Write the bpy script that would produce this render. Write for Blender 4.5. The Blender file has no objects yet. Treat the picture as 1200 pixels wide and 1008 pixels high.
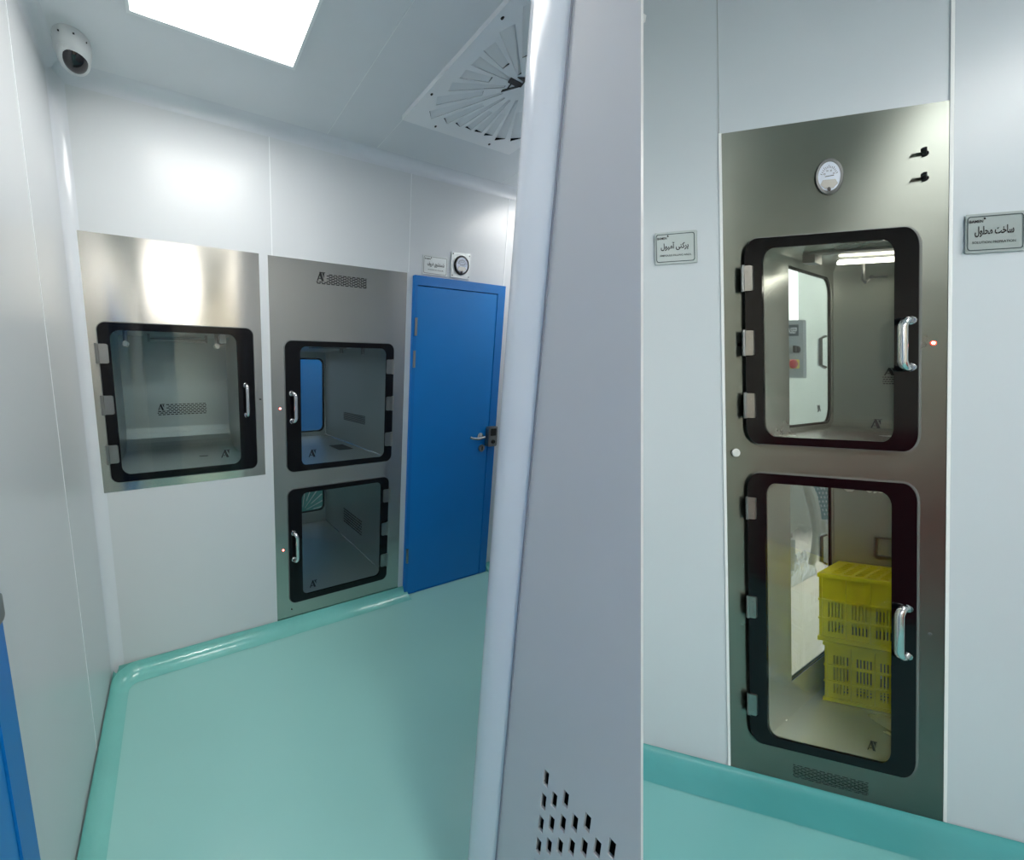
import bpy, bmesh, math, random
from mathutils import Vector, Matrix
from mathutils.geometry import delaunay_2d_cdt
random.seed(4)
PI = math.pi
C = bpy.context.scene.collection
# ------------------------------------------------------------------ camera and frames
H = 1.50                       # lens height, metres
PX, PY, F = 375.0, 504.0, 412.0
R3 = Matrix(((0.92186983, -0.38745511, -0.0058789), (-0.06490257, -0.13942972, -0.98810273), (0.38202576, 0.91128365, -0.15368289)))  # columns: room x, y, z in lens axes (right, down, forward)
R3T = R3.transposed()
CAM = Vector((0, 0, H))
def ray(x, y): return R3T @ Vector((x - PX, y - PY, F))
class Frame:
    def __init__(s, o, A, B, D):
        s.o, s.A, s.B, s.D = Vector(o), Vector(A), Vector(B), Vector(D)
        s.inv = Matrix((s.A, s.B, s.D)).transposed().inverted()
    def W(s, a, b, c=0.0): return s.o + s.A*a + s.B*b + s.D*c
    def at(s, x, y, c=0.0, axis=2):
        """local (a,b,c) of the place seen at photo point (x,y) on the plane where local coordinate `axis` equals c"""
        p0 = s.inv @ (CAM - s.o); d = s.inv @ ray(x, y)
        t = (c - p0[axis]) / d[axis]
        return p0 + d*t
    def rect(s, pts, c=0.0):
        q = [s.at(x, y, c) for x, y in pts]    # TL TR BR BL
        return ((q[0].x+q[3].x)/2, (q[1].x+q[2].x)/2, (q[2].y+q[3].y)/2, (q[0].y+q[1].y)/2)
    def swap(s, order, off=(0, 0, 0)):
        ax = (s.A, s.B, s.D)
        return Frame(s.W(*off), ax[order[0]], ax[order[1]], ax[order[2]])
YW = 1.84
L = Frame((0, YW, 0), (1, 0, 0), (0, 0, 1), (0, 1, 0))       # long wall: a = x, b = height, c = depth behind the wall face
U_ = -(R3T @ Vector((-1336, -83, F))).normalized()
V_ = -(R3T @ Vector((633, 10578, F))).normalized()
N_ = -(U_.cross(V_)).normalized()
if N_.dot(ray(960, 500)) < 0: N_ = -N_
DIST = 1.53
w_ = (R3T @ Vector((993, -56, F))).normalized(); w_ = w_ / w_.dot(N_)
r0 = ray(846, 157)
R = Frame(CAM + r0*(DIST/r0.dot(N_)), U_, V_, w_)            # pass-through wall on the right
PT = Frame((0.6, 0, 0), (0, -1, 0), (0, 0, 1), (1, 0, 0))     # near partition face: a = -y, b = height, c = into the partition
LW = Frame((-0.36, 0, 0), (0, 1, 0), (0, 0, 1), (-1, 0, 0))   # left wall face: a = y
ZC = H + 1.19
CE = Frame((0, 0, ZC), (1, 0, 0), (0, 1, 0), (0, 0, 1))       # ceiling: a = x, b = y, c = up
FL = Frame((0, 0, 0), (1, 0, 0), (0, 1, 0), (0, 0, 1))

# ------------------------------------------------------------------ materials
MAT = {}
def lin(c):
    return tuple(((v/255)/12.92 if v/255 <= .04045 else ((v/255+.055)/1.055)**2.4) for v in c) + (1,)
def mat(name, rgb, rough=.5, metal=0, spec=.5, vary=0, vscale=6, bump=0, bscale=40, bdist=.01, stretch=(1, 1, 1), rvary=0, emit=0, coat=0, brush=None):
    if name in MAT: return MAT[name]
    m = bpy.data.materials.new(name); m.use_nodes = True; MAT[name] = m
    nt = m.node_tree; p = nt.nodes['Principled BSDF']
    c = lin(rgb)
    p.inputs['Base Color'].default_value = c; p.inputs['Roughness'].default_value = rough
    p.inputs['Metallic'].default_value = metal; p.inputs['Specular IOR Level'].default_value = spec
    p.inputs['Coat Weight'].default_value = coat; p.inputs['Coat Roughness'].default_value = .08
    tc = nt.nodes.new('ShaderNodeTexCoord'); mp = nt.nodes.new('ShaderNodeMapping')
    nt.links.new(tc.outputs['Object'], mp.inputs[0]); mp.inputs['Scale'].default_value = stretch
    if vary or rvary:
        n = nt.nodes.new('ShaderNodeTexNoise'); n.inputs['Scale'].default_value = vscale; n.inputs['Detail'].default_value = 5
        nt.links.new(mp.outputs[0], n.inputs['Vector'])
        if vary:
            cr = nt.nodes.new('ShaderNodeValToRGB'); nt.links.new(n.outputs['Fac'], cr.inputs[0])
            cr.color_ramp.elements[0].position = .3; cr.color_ramp.elements[1].position = .7
            cr.color_ramp.elements[0].color = tuple(v*(1-vary) for v in c[:3])+(1,); cr.color_ramp.elements[1].color = tuple(min(1, v*(1+vary)) for v in c[:3])+(1,)
            nt.links.new(cr.outputs[0], p.inputs['Base Color'])
        if rvary:
            mr = nt.nodes.new('ShaderNodeMapRange'); nt.links.new(n.outputs['Fac'], mr.inputs[0])
            mr.inputs['From Min'].default_value = .3; mr.inputs['From Max'].default_value = .7
            mr.inputs['To Min'].default_value = max(.02, rough-rvary); mr.inputs['To Max'].default_value = rough+rvary
            nt.links.new(mr.outputs[0], p.inputs['Roughness'])
    if bump:
        n2 = nt.nodes.new('ShaderNodeTexNoise'); n2.inputs['Scale'].default_value = bscale; n2.inputs['Detail'].default_value = 3
        nt.links.new(mp.outputs[0], n2.inputs['Vector'])
        b = nt.nodes.new('ShaderNodeBump'); b.inputs['Strength'].default_value = bump; b.inputs['Distance'].default_value = bdist
        nt.links.new(n2.outputs['Fac'], b.inputs['Height']); nt.links.new(b.outputs[0], p.inputs['Normal'])
    if brush:
        cv = nt.nodes.new('ShaderNodeCombineXYZ')
        for i in range(3): cv.inputs[i].default_value = brush[i]
        p.inputs['Anisotropic'].default_value = .88; nt.links.new(cv.outputs[0], p.inputs['Tangent'])
    if emit:
        p.inputs['Emission Color'].default_value = c; p.inputs['Emission Strength'].default_value = emit
    return m
def glassmat(name, tint, refl=1.0):
    m = bpy.data.materials.new(name); m.use_nodes = True; MAT[name] = m
    nt = m.node_tree; nt.nodes.clear()
    o = nt.nodes.new('ShaderNodeOutputMaterial'); mx = nt.nodes.new('ShaderNodeMixShader'); t = nt.nodes.new('ShaderNodeBsdfTransparent')
    g = nt.nodes.new('ShaderNodeBsdfGlossy'); g.inputs['Roughness'].default_value = .01
    f = nt.nodes.new('ShaderNodeFresnel'); ge = nt.nodes.new('ShaderNodeNewGeometry'); mr = nt.nodes.new('ShaderNodeMapRange')
    mr.inputs['To Min'].default_value = 1.5; mr.inputs['To Max'].default_value = 1/1.5   # same index from either face of the pane
    nt.links.new(ge.outputs['Backfacing'], mr.inputs[0]); nt.links.new(mr.outputs[0], f.inputs[0])
    mu = nt.nodes.new('ShaderNodeMath'); mu.operation = 'MULTIPLY'; mu.inputs[1].default_value = refl
    nt.links.new(f.outputs[0], mu.inputs[0]); nt.links.new(mu.outputs[0], mx.inputs[0])
    t.inputs[0].default_value = lin(tint)
    nt.links.new(t.outputs[0], mx.inputs[1]); nt.links.new(g.outputs[0], mx.inputs[2]); nt.links.new(mx.outputs[0], o.inputs[0])
    return m
M_wall = mat('white_powder_coated_panel', (214, 218, 221), .26, spec=.3, vary=.012, vscale=2, bump=.05, bscale=3, bdist=.004)
M_wallR = mat('cool_white_panel', (200, 209, 217), .35, spec=.4, vary=.012, vscale=2)
M_part = mat('satin_white_partition', (190, 191, 194), .33, spec=.4, vary=.015, vscale=3, bump=.04, bscale=500, bdist=.0005)
M_corner = mat('white_corner_profile', (222, 226, 232), .16, spec=.6)
M_ceil = mat('ceiling_panel', (222, 226, 230), .4, spec=.3, vary=.01)
M_seam = mat('white_sealant', (236, 240, 242), .5)
M_groove = mat('grey_joint_shadow_gap', (120, 124, 136), .6)
M_joint = mat('pale_joint', (168, 176, 180), .6)
M_floor = mat('teal_epoxy_floor', (152, 206, 200), .2, spec=.5, vary=.03, vscale=1.3, bump=.12, bscale=9, bdist=.004, rvary=.06)
M_cove = mat('teal_epoxy_cove', (124, 198, 190), .13, spec=.6, vary=.05, vscale=5, bump=.5, bscale=26, bdist=.004)
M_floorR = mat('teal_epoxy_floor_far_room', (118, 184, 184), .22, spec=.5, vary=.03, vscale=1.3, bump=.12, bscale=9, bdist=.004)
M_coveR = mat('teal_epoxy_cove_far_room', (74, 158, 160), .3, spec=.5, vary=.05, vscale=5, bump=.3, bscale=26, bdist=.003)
M_steel = mat('brushed_stainless', (188, 185, 178), .19, 1, vary=.012, vscale=5, rvary=.015, brush=(0, 0, 1))
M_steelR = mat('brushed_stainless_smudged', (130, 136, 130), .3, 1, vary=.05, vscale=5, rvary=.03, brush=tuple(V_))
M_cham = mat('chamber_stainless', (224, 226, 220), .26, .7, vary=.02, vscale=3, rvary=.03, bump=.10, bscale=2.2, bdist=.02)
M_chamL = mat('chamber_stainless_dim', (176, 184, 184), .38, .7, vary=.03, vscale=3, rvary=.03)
M_chrome = mat('polished_steel', (214, 214, 214), .16, 1)
M_hinge = mat('satin_steel', (150, 150, 147), .3, 1)
M_black = mat('black_glass_border', (9, 9, 13), .1, spec=.25)
M_ink = mat('black_print', (10, 10, 12), .5)
M_dark = mat('dark_void', (16, 17, 20), .8, spec=.1)
M_rim = mat('thin_grey_gasket', (120, 124, 124), .4, .4)
M_blue = mat('blue_powder_coat', (6, 126, 205), .36, spec=.4, vary=.03, vscale=3)
M_blued = mat('blue_door_frame', (6, 116, 196), .38, spec=.4)
M_plate = mat('engraved_steel_sign', (158, 170, 172), .35, .2)
M_signw = mat('pale_sign_plate', (206, 212, 212), .3, .3)
M_gaugef = mat('gauge_face', (206, 214, 230), .4)
M_cam = mat('white_camera_housing', (206, 210, 212), .35)
M_dome = mat('smoked_dome', (20, 18, 24), .05, spec=.7)
M_light = mat('lit_diffuser', (255, 255, 255), .5, emit=1)
M_red = mat('red_indicator', (255, 60, 40), .4, emit=6)
M_ring = mat('indicator_glow_core', (255, 235, 225), .4, emit=9)
M_yel = mat('yellow_crate_plastic', (238, 224, 44), .42, spec=.4, vary=.05, vscale=12)
M_yel2 = mat('yellow_plate', (224, 200, 40), .4)
M_redp = mat('red_mushroom_button', (200, 44, 52), .35)
M_cream = mat('cream_floor', (232, 228, 214), .3, spec=.4)
M_chairp = mat('pale_plastic', (206, 212, 204), .4)
M_perf = mat('perforated_teal_sheet', (118, 156, 160), .35, .5)
M_cab = mat('control_box_grey', (176, 184, 184), .35, .3)
M_film = mat('crumpled_film', (216, 222, 222), .25, spec=.6)
M_sticker = mat('pale_yellow_poster', (170, 172, 110), .6)
M_glass = glassmat('door_glass', (246, 250, 250), .8)
M_glassR = glassmat('door_glass_green', (250, 252, 250), .7)

# ------------------------------------------------------------------ object helpers
def link(name, verts, faces, m, parent=None, smooth=False, ang=35, loc=None):
    """verts in world metres; the object's origin goes to the middle of its base"""
    if loc is None:
        xs = [v[0] for v in verts]; ys = [v[1] for v in verts]; zs = [v[2] for v in verts]
        loc = Vector(((min(xs)+max(xs))/2, (min(ys)+max(ys))/2, min(zs)))
    me = bpy.data.meshes.new(name); me.from_pydata([tuple(Vector(v)-loc) for v in verts], [], faces)
    bm = bmesh.new(); bm.from_mesh(me); bmesh.ops.recalc_face_normals(bm, faces=bm.faces[:]); bm.to_mesh(me); bm.free()
    me.materials.append(m)
    if smooth:
        me.shade_smooth(); me.set_sharp_from_angle(angle=math.radians(ang))
    o = bpy.data.objects.new(name, me); C.objects.link(o)
    if parent is not None:
        o.parent = parent; o.location = loc - WORLD[parent.name]
    else: o.location = loc
    WORLD[o.name] = Vector(loc)
    return o
WORLD = {}
def in_loop(x, y, lp):
    r_ = False; j = len(lp)-1
    for i in range(len(lp)):
        if (lp[i][1] > y) != (lp[j][1] > y) and x < (lp[j][0]-lp[i][0])*(y-lp[i][1])/(lp[j][1]-lp[i][1])+lp[i][0]: r_ = not r_
        j = i
    return r_
class MB:
    def __init__(s, fr=FL): s.v = []; s.f = []; s.fr = fr
    def add(s, vs, fs, fr=None):
        fr = fr or s.fr; k = len(s.v)
        s.v += [fr.W(*p) for p in vs]; s.f += [tuple(i+k for i in q) for q in fs]; return s
    def raw(s, vs, fs):
        k = len(s.v); s.v += [Vector(p) for p in vs]; s.f += [tuple(i+k for i in q) for q in fs]; return s
    def box(s, a0, a1, b0, b1, c0, c1, fr=None):
        vs = [(a, b, c) for c in (c0, c1) for b in (b0, b1) for a in (a0, a1)]
        return s.add(vs, [(0, 1, 3, 2), (4, 6, 7, 5), (0, 4, 5, 1), (2, 3, 7, 6), (0, 2, 6, 4), (1, 5, 7, 3)], fr)
    def prism(s, pts, c0, c1, fr=None):
        n = len(pts)
        vs = [(p[0], p[1], c0) for p in pts] + [(p[0], p[1], c1) for p in pts]
        return s.add(vs, [tuple(range(n)), tuple(range(n, 2*n))] + [(i, (i+1) % n, n+(i+1) % n, n+i) for i in range(n)], fr)
    def plate(s, outline, holes, c0, c1, fr=None):
        loops = [list(outline)] + [list(h) for h in holes]; pts = []; edges = []
        for lp in loops:
            k = len(pts); pts += [Vector((p[0], p[1])) for p in lp]; edges += [(k+i, k+(i+1) % len(lp)) for i in range(len(lp))]
        vo, _, fo, _, _, _ = delaunay_2d_cdt(pts, edges, [], 1, 1e-7)
        vo = [(v[0], v[1]) for v in vo]
        boxes = [(min(p[0] for p in lp), max(p[0] for p in lp), min(p[1] for p in lp), max(p[1] for p in lp), lp) for lp in loops]
        fs = []
        for f in fo:
            cx_ = sum(vo[i][0] for i in f)/len(f); cy_ = sum(vo[i][1] for i in f)/len(f); ins = 0
            for x0, x1, y0, y1, lp in boxes:
                if x0 <= cx_ <= x1 and y0 <= cy_ <= y1 and in_loop(cx_, cy_, lp): ins += 1
            if ins == 1: fs.append(tuple(f))
        n = len(vo); vs = [(x, y, c0) for x, y in vo] + [(x, y, c1) for x, y in vo]
        cnt = {}
        for f in fs:
            for i in range(len(f)):
                e = (f[i], f[(i+1) % len(f)]); cnt[e] = 1
        side = [(a, b, b+n, a+n) for (a, b) in cnt if (b, a) not in cnt]
        s.add(vs, fs + [tuple(i+n for i in reversed(f)) for f in fs] + side, fr)
        return s
    def tube(s, pts, r, n=10, closed=False):
        pts = [Vector(p) for p in pts]; k0 = len(s.v); m = len(pts); up = None
        for i, p in enumerate(pts):
            t = (pts[min(i+1, m-1)] - pts[max(i-1, 0)]).normalized()
            if up is None: up = t.orthogonal().normalized()
            up = (up - t*up.dot(t)).normalized(); sd = t.cross(up)
            rr = r[i] if isinstance(r, (list, tuple)) else r
            for j in range(n):
                a = 2*PI*j/n; s.v.append(p + up*math.cos(a)*rr + sd*math.sin(a)*rr)
        for i in range(m-1):
            for j in range(n):
                s.f.append((k0+i*n+j, k0+i*n+(j+1) % n, k0+(i+1)*n+(j+1) % n, k0+(i+1)*n+j))
        s.f.append(tuple(k0+j for j in range(n))); s.f.append(tuple(k0+(m-1)*n+j for j in range(n)))
        return s
    def lathe(s, a, b, prof, n=28, sx=1, sy=1, fr=None):
        """prof: (radius, c) along the frame's depth axis"""
        vs = []; fs = []; m = len(prof)
        for r, c in prof:
            for j in range(n):
                t = 2*PI*j/n; vs.append((a+r*sx*math.cos(t), b+r*sy*math.sin(t), c))
        for i in range(m-1):
            for j in range(n): fs.append((i*n+j, i*n+(j+1) % n, (i+1)*n+(j+1) % n, (i+1)*n+j))
        fs.append(tuple(range(n))); fs.append(tuple((m-1)*n+j for j in range(n)))
        return s.add(vs, fs, fr)
    def out(s, name, m, parent=None, smooth=False, ang=35): return link(name, s.v, s.f, m, parent, smooth, ang)
def rr(a0, a1, b0, b1, ra, rb=None, n=7):
    rb = ra if rb is None else rb
    if ra <= 0: return [(a0, b0), (a1, b0), (a1, b1), (a0, b1)]
    o = []
    for cx, cy, t0 in ((a1-ra, b0+rb, -PI/2), (a1-ra, b1-rb, 0), (a0+ra, b1-rb, PI/2), (a0+ra, b0+rb, PI)):
        for i in range(n+1):
            t = t0+PI/2*i/n; o.append((cx+ra*math.cos(t), cy+rb*math.sin(t)))
    return o
def root(name, label, cat, loc, group=None):
    o = bpy.data.objects.new(name, None); C.objects.link(o); o.location = loc; o.empty_display_size = .1
    WORLD[o.name] = Vector(loc); return tag(o, label, cat, group)
def tag(o, label, cat, group=None):
    o['label'] = label; o['category'] = cat
    if group: o['group'] = group
    return o
def struct(o): o['kind'] = 'structure'; return o
def lab(o, t): o['label'] = t; return o
def shape(s):
    """join Persian letters: positional forms, laid out left to right"""
    G = {'ا': (0xFE8D, 2), 'آ': (0xFE81, 2), 'پ': (0xFB56, 4), 'ت': (0xFE95, 4), 'ح': (0xFEA1, 4), 'خ': (0xFEA5, 4), 'ر': (0xFEAD, 2), 'س': (0xFEB1, 4), 'ش': (0xFEB5, 4),
         'ظ': (0xFEC5, 4), 'ف': (0xFED1, 4), 'ک': (0xFB8E, 4), 'ل': (0xFEDD, 4), 'م': (0xFEE1, 4), 'ن': (0xFEE5, 4), 'و': (0xFEED, 2), 'ی': (0xFBFC, 4)}
    o = []
    for i, c in enumerate(s):
        if c not in G: o.append(c); continue
        p = i > 0 and s[i-1] in G and G[s[i-1]][1] == 4
        n = i < len(s)-1 and s[i+1] in G and G[c][1] == 4
        o.append(chr(G[c][0] + (3 if p and n else 1 if p else 2 if n else 0)))
    return ''.join(reversed(o))
def text_mesh(s, bold=0):
    cu = bpy.data.curves.new('tmp', 'FONT'); cu.body = s; cu.size = 1; cu.offset = bold; cu.resolution_u = 3
    o = bpy.data.objects.new('tmp', cu); me = bpy.data.meshes.new_from_object(o)
    vs = [(v.co.x, v.co.y) for v in me.vertices]; fs = [tuple(p.vertices) for p in me.polygons]
    bpy.data.objects.remove(o); bpy.data.curves.remove(cu); bpy.data.meshes.remove(me)
    x0 = min(v[0] for v in vs); x1 = max(v[0] for v in vs); y0 = min(v[1] for v in vs); y1 = max(v[1] for v in vs)
    return [((x-x0)/(x1-x0), (y-y0)/(y1-y0)) for x, y in vs], fs
def put_text(mb, s, a0, a1, b0, b1, c, bold=.01, fr=None):
    vs, fs = text_mesh(s, bold)
    # each letter sheet carries a small thickness
    n = len(vs)
    v3 = [(a0+(a1-a0)*x, b0+(b1-b0)*y, c) for x, y in vs]
    mb.add(v3, fs, fr)
    return mb
LOGO = [[(0, 0), (.13, 0), (.52, .93), (.42, 1)], [(.36, 1), (.56, 1), (.95, 0), (.66, 0), (.40, .66)], [(.60, 1), (1.12, 1), (1.12, .93), (.60, .93)], [(.74, .90), (.98, .90), (.98, .38), (.76, .82)], [(.22, .22), (.30, .30), (.52, .30), (.52, .22)]]
def logo(mb, a0, a1, b0, b1, c0, c1, fr=None, flip=False):
    for q in LOGO:
        pts = [((a0+(a1-a0)*(x/1.12 if not flip else 1-x/1.12)), b0+(b1-b0)*y) for x, y in q]
        mb.prism(pts, c0, c1, fr)
    return mb
def slots(a0, a1, b0, b1, nc, nr, wf=.68, hf=.45, skip=None):
    """brick-offset oblong slots filling a rectangle"""
    o = []; pa = (a1-a0)/nc; pb = (b1-b0)/nr
    for j in range(nr):
        bb = b0+pb*(j+.5)
        for i in range(nc+(j % 2)):
            ac = a0+pa*(i+(.5 if j % 2 == 0 else 0)); h = pa*wf/2
            l, r_ = max(a0, ac-h), min(a1, ac+h)
            if r_-l < pa*.1 or (skip and skip(ac, bb)): continue
            o.append([(l, bb-pb*hf/2), (r_, bb-pb*hf/2), (r_, bb+pb*hf/2), (l, bb+pb*hf/2)])
    return o

# ------------------------------------------------------------------ pass box pieces
def hinge(fr, a, b, wa, hb, parent, side):
    m = MB(fr); m.prism(rr(a-wa/2, a+wa/2, b-hb/2, b+hb/2, wa*.18, wa*.18, 3), -.016, -.010)
    k = a - side*wa*.42
    m.tube([fr.W(k, b-hb*.52, -.015), fr.W(k, b+hb*.52, -.015)], wa*.16, 8)
    for t in (-.25, .25): m.lathe(a+side*wa*.15, b+hb*t, [(wa*.07, -.016), (wa*.07, -.018)], 8)
    return m.out('hinge', M_hinge, parent, True)
def dhandle(fr, a, b0, b1, r, parent, mount=0.0, out=.036, n=5):
    R_ = min(.022, (b1-b0)*.2); p = []
    base = -.010
    p.append(fr.W(a+mount, b0+.004, base))
    for i in range(n+1):
        t = PI/2*i/n; p.append(fr.W(a+mount*(1-i/n), b0+R_*(1-math.cos(t)), base-out+R_-R_*math.sin(t)))
    for i in range(n+1):
        t = PI/2*(1-i/n); p.append(fr.W(a+mount*(i/n), b1-R_*(1-math.cos(t)), base-out+R_-R_*math.sin(t)))
    p.append(fr.W(a+mount, b1-.004, base))
    m = MB(fr); m.tube(p, r, 12)
    for b in (b0+.004, b1-.004): m.tube([fr.W(a+mount, b, -.0095), fr.W(a+mount, b, -.014)], r*1.5, 12)
    return m.out('handle', M_chrome, parent, True, 60)
def glass_door(fr, outer, inner, ro, ri, hinges, hsz, handle, mount, hr, side, glass, parent, logo_box, dlabel):
    o = fr.rect(outer); i = fr.rect(inner)
    d = MB(fr).plate(rr(*o, *ro), [rr(*i, *ri)], -.010, -.002).out('door', M_black, parent)
    lab(d, dlabel)
    MB(fr).plate(rr(o[0]-.004, o[1]+.004, o[2]-.004, o[3]+.004, ro[0]+.004, ro[1]+.004), [rr(*o, *ro)], -.005, -.001).out('gasket', M_rim, d)
    MB(fr).plate(rr(i[0]-.001, i[1]+.001, i[2]-.001, i[3]+.001, *ri), [], -.0075, -.0045).out('glass_pane', glass, d)
    for x, y in hinges:
        q = fr.at(x, y, -.012); hinge(fr, q.x, q.y, hsz[0], hsz[1], d, side)
    hd = -.04 if fr is L else -.028
    q0 = fr.at(handle[0], handle[2], hd); q1 = fr.at(handle[0], handle[1], hd)
    dhandle(fr if fr is L else Frame(fr.o, fr.A, fr.B, fr.D*.62), (q0.x+q1.x)/2, q0.y, q1.y, hr, d, mount)
    b = fr.rect(logo_box, -.008)
    logo(MB(fr), b[0], b[1], b[2], b[3], -.0090, -.0078).out('logo_sticker', M_ink, d)
    return o, i, d
def chamber(fr, a0, a1, b0, b1, c0, c1, parent, m=None, cove=.05, side_hole=None, back_hole=None):
    k = MB(fr); t = .002
    if side_hole: 
        sf = Frame(fr.W(a0, 0, 0), fr.D, fr.B, fr.A)
        k.plate([(c0, b0), (c1, b0), (c1, b1), (c0, b1)], [side_hole], -t, 0, sf)
    else: k.box(a0-t, a0, b0, b1, c0, c1)
    k.box(a1, a1+t, b0, b1, c0, c1); k.box(a0, a1, b0-t, b0, c0, c1); k.box(a0, a1, b1, b1+t, c0, c1)
    if back_hole: k.plate([(a0, b0), (a1, b0), (a1, b1), (a0, b1)], [back_hole], c1, c1+t)
    else: k.box(a0, a1, b0, b1, c1, c1+t)
    if cove:
        n = 6; pts = [(c1-cove*(1-math.sin(PI/2*i/n)), b0+cove*(1-math.cos(PI/2*i/n))) for i in range(n+1)]
        for i in range(n):
            k.add([(a0, pts[i][1]+.0005, pts[i][0]), (a1, pts[i][1]+.0005, pts[i][0]), (a1, pts[i+1][1]+.0005, pts[i+1][0]), (a0, pts[i+1][1]+.0005, pts[i+1][0])], [(0, 1, 2, 3)])
    return k.out('chamber', m or M_cham, parent)
def led(fr, x, y, parent):
    q = fr.at(x, y, -.003)
    o = MB(fr).lathe(q.x, q.y, [(.006, -.001), (.006, -.003), (.0045, -.0035)], 16).out('indicator_light', M_red, parent)
    MB(fr).lathe(q.x, q.y, [(.0035, -.0034), (.0035, -.0040)], 12).out('lamp_core', M_ring, o)
    lab(o, 'small glowing red indicator'); return o
def gauge(fr, a, b, r, sx, label, plate=None, group=None):
    g = root('pressure_gauge', label, 'pressure gauge', fr.W(a, b-r, 0), group)
    c = -.002
    if plate:
        p = MB(fr); p.prism(rr(*plate, .006, .006, 3), -.008, 0); p.out('mounting_plate', M_signw, g); c = -.008
        for sa in (plate[0]+.012, plate[1]-.012):
            for sb in (plate[2]+.012, plate[3]-.012): MB(fr).lathe(sa, sb, [(.004, -.008), (.003, -.0105)], 8).out('screw', M_ink, g)
    MB(fr).lathe(a, b, [(r, c), (r, c-.007), (r*.96, c-.010), (r*.82, c-.010), (r*.80, c-.007), (r*.5, c-.0065)], 40, sx, 1).out('bezel', mat('grey_bezel', (84, 88, 88), .4, .3) if not plate else M_black, g, True)
    MB(fr).lathe(a, b, [(r*.80, c-.0075), (r*.80, c-.0090)], 40, sx, 1).out('dial', M_gaugef, g)
    k = MB(fr)
    for i in range(13):
        t = math.radians(160-140*i/12); r0_, r1_ = r*.50, r*(.62 if i % 3 else .67)
        p = [(a+sx*r0_*math.cos(t-.02), b-r*.05+r0_*math.sin(t-.02)), (a+sx*r1_*math.cos(t-.02), b-r*.05+r1_*math.sin(t-.02)), (a+sx*r1_*math.cos(t+.03), b-r*.05+r1_*math.sin(t+.03)), (a+sx*r0_*math.cos(t+.03), b-r*.05+r0_*math.sin(t+.03))]
        k.prism(p, c-.0098, c-.0090)
    for i, s_ in enumerate(('0', '10', '20', '30')):
        t = math.radians(150-120*i/3); k_a = a+sx*r*.38*math.cos(t); k_b = b-r*.05+r*.38*math.sin(t)
        put_text(k, s_, k_a-sx*r*.07, k_a+sx*r*.07, k_b-r*.05, k_b+r*.05, c-.0098)
    k.prism([(a-sx*r*.30, b-r*.02), (a+sx*r*.34, b+r*.02), (a+sx*r*.34, b+r*.06), (a-sx*r*.30, b+r*.02)], c-.0098, c-.0090)
    k.out('scale_marks', M_ink, g)
    k = MB(fr).prism([(a-sx*r*.62, b-r*.42), (a-sx*r*.45, b-r*.18), (a+sx*r*.45, b-r*.18), (a+sx*r*.62, b-r*.42), (a+sx*r*.30, b-r*.66), (a-sx*r*.30, b-r*.66)], c-.0105, c-.0090)
    k.out('lower_cover', M_hinge, g)
    MB(fr).lathe(a, b-r*.70, [(r*.12, c-.009), (r*.12, c-.013)], 12, sx, 1).out('zero_screw', M_ink, g)
    return g

# ================================================================== SETTING, washing room
def wallquad(pts): return pts
# pass box one
P1 = L.rect([(90, 270), (303, 297), (311, 556), (122, 578)])
P2 = L.rect([(315, 299), (477, 320), (466, 687), (324, 727)])
X0W, XEND = -.31, 3.2
i1 = L.rect([(128, 387), (276.7, 392), (282.4, 543), (144, 556)])
hp1 = rr(P1[0]+.02, P1[1]-.02, P1[2]+.02, P1[3]-.02, 0)
p2b = .07
hp2 = rr(P2[0]+.02, P2[1]-.02, p2b+.03, P2[3]-.02, 0)
struct(MB(L).plate([(X0W-.12, -.05), (XEND, -.05), (XEND, ZC+.1), (X0W-.12, ZC+.1)], [hp1, hp2], 0, .06).out('wall_back', M_wall))
struct(MB(LW).box(-2.2, YW+.06, -.05, ZC+.1, 0, .08).out('wall_left', M_wall))
# floor of the washing room (its far-right side ends behind the partition)
struct(MB(FL).prism([(-.45, -2.3), (.66, -2.3), (.66, .49), (1.62, 1.15), (3.25, 1.18), (3.25, 1.9), (-.45, 1.9)], -.06, 0).out('floor', M_floor))
struct(MB(CE).prism([(-.45, -2.3), (.66, -2.3), (.66, .49), (1.62, 1.15), (3.25, 1.18), (3.25, 1.9), (-.45, 1.9)], 0, .06).out('ceiling', M_ceil))
# walls hidden behind the partition that close the room
struct(MB(FL).prism([(.72, .475), (1.66, 1.13), (3.25, 1.16), (3.25, 1.20), (1.64, 1.18), (.68, .515)], 0, ZC+.1).out('wall_inner', M_wall))
struct(MB(FL).box(3.2, 3.26, 1.15, 1.9, 0, ZC).out('wall_end', M_wall))
# coves: ceiling and vertical corner (concave profile), floor (teal epoxy sweep)
def cove_strip(mb, corner, d1, d2, axis, length, r, n=8, flat=False):
    """concave quarter sweep in the corner of two faces; d1,d2 unit directions out of the corner"""
    corner, d1, d2, axis = map(Vector, (corner, d1, d2, axis)); vs = []; 
    for e in (0, 1):
        base = corner+axis*length*e
        for i in range(n+1):
            t = PI/2*i/n
            if flat: q = base+d1*r*(1-i/n)+d2*r*(i/n)
            else: q = base+d1*r*(1-math.sin(t))+d2*r*(1-math.cos(t))
            vs.append(q)
        vs.append(base)
    m = n+2; fs = [(i, (i+1) % m, m+(i+1) % m, m+i) for i in range(m)] + [tuple(range(m)), tuple(range(m, 2*m))]
    mb.raw(vs, fs)
m = MB(); cove_strip(m, (X0W-.05, YW, ZC), (0, -1, 0), (0, 0, -1), (1, 0, 0), 3.5, .05)
cove_strip(m, (X0W-.05, -2.2, ZC), (1, 0, 0), (0, 0, -1), (0, 1, 0), 4.04, .05)
struct(m.out('trim_ceiling', M_corner, smooth=True, ang=50))
m = MB(); cove_strip(m, (X0W-.05, YW, 0), (1, 0, 0), (0, -1, 0), (0, 0, 1), ZC, .05)
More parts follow.
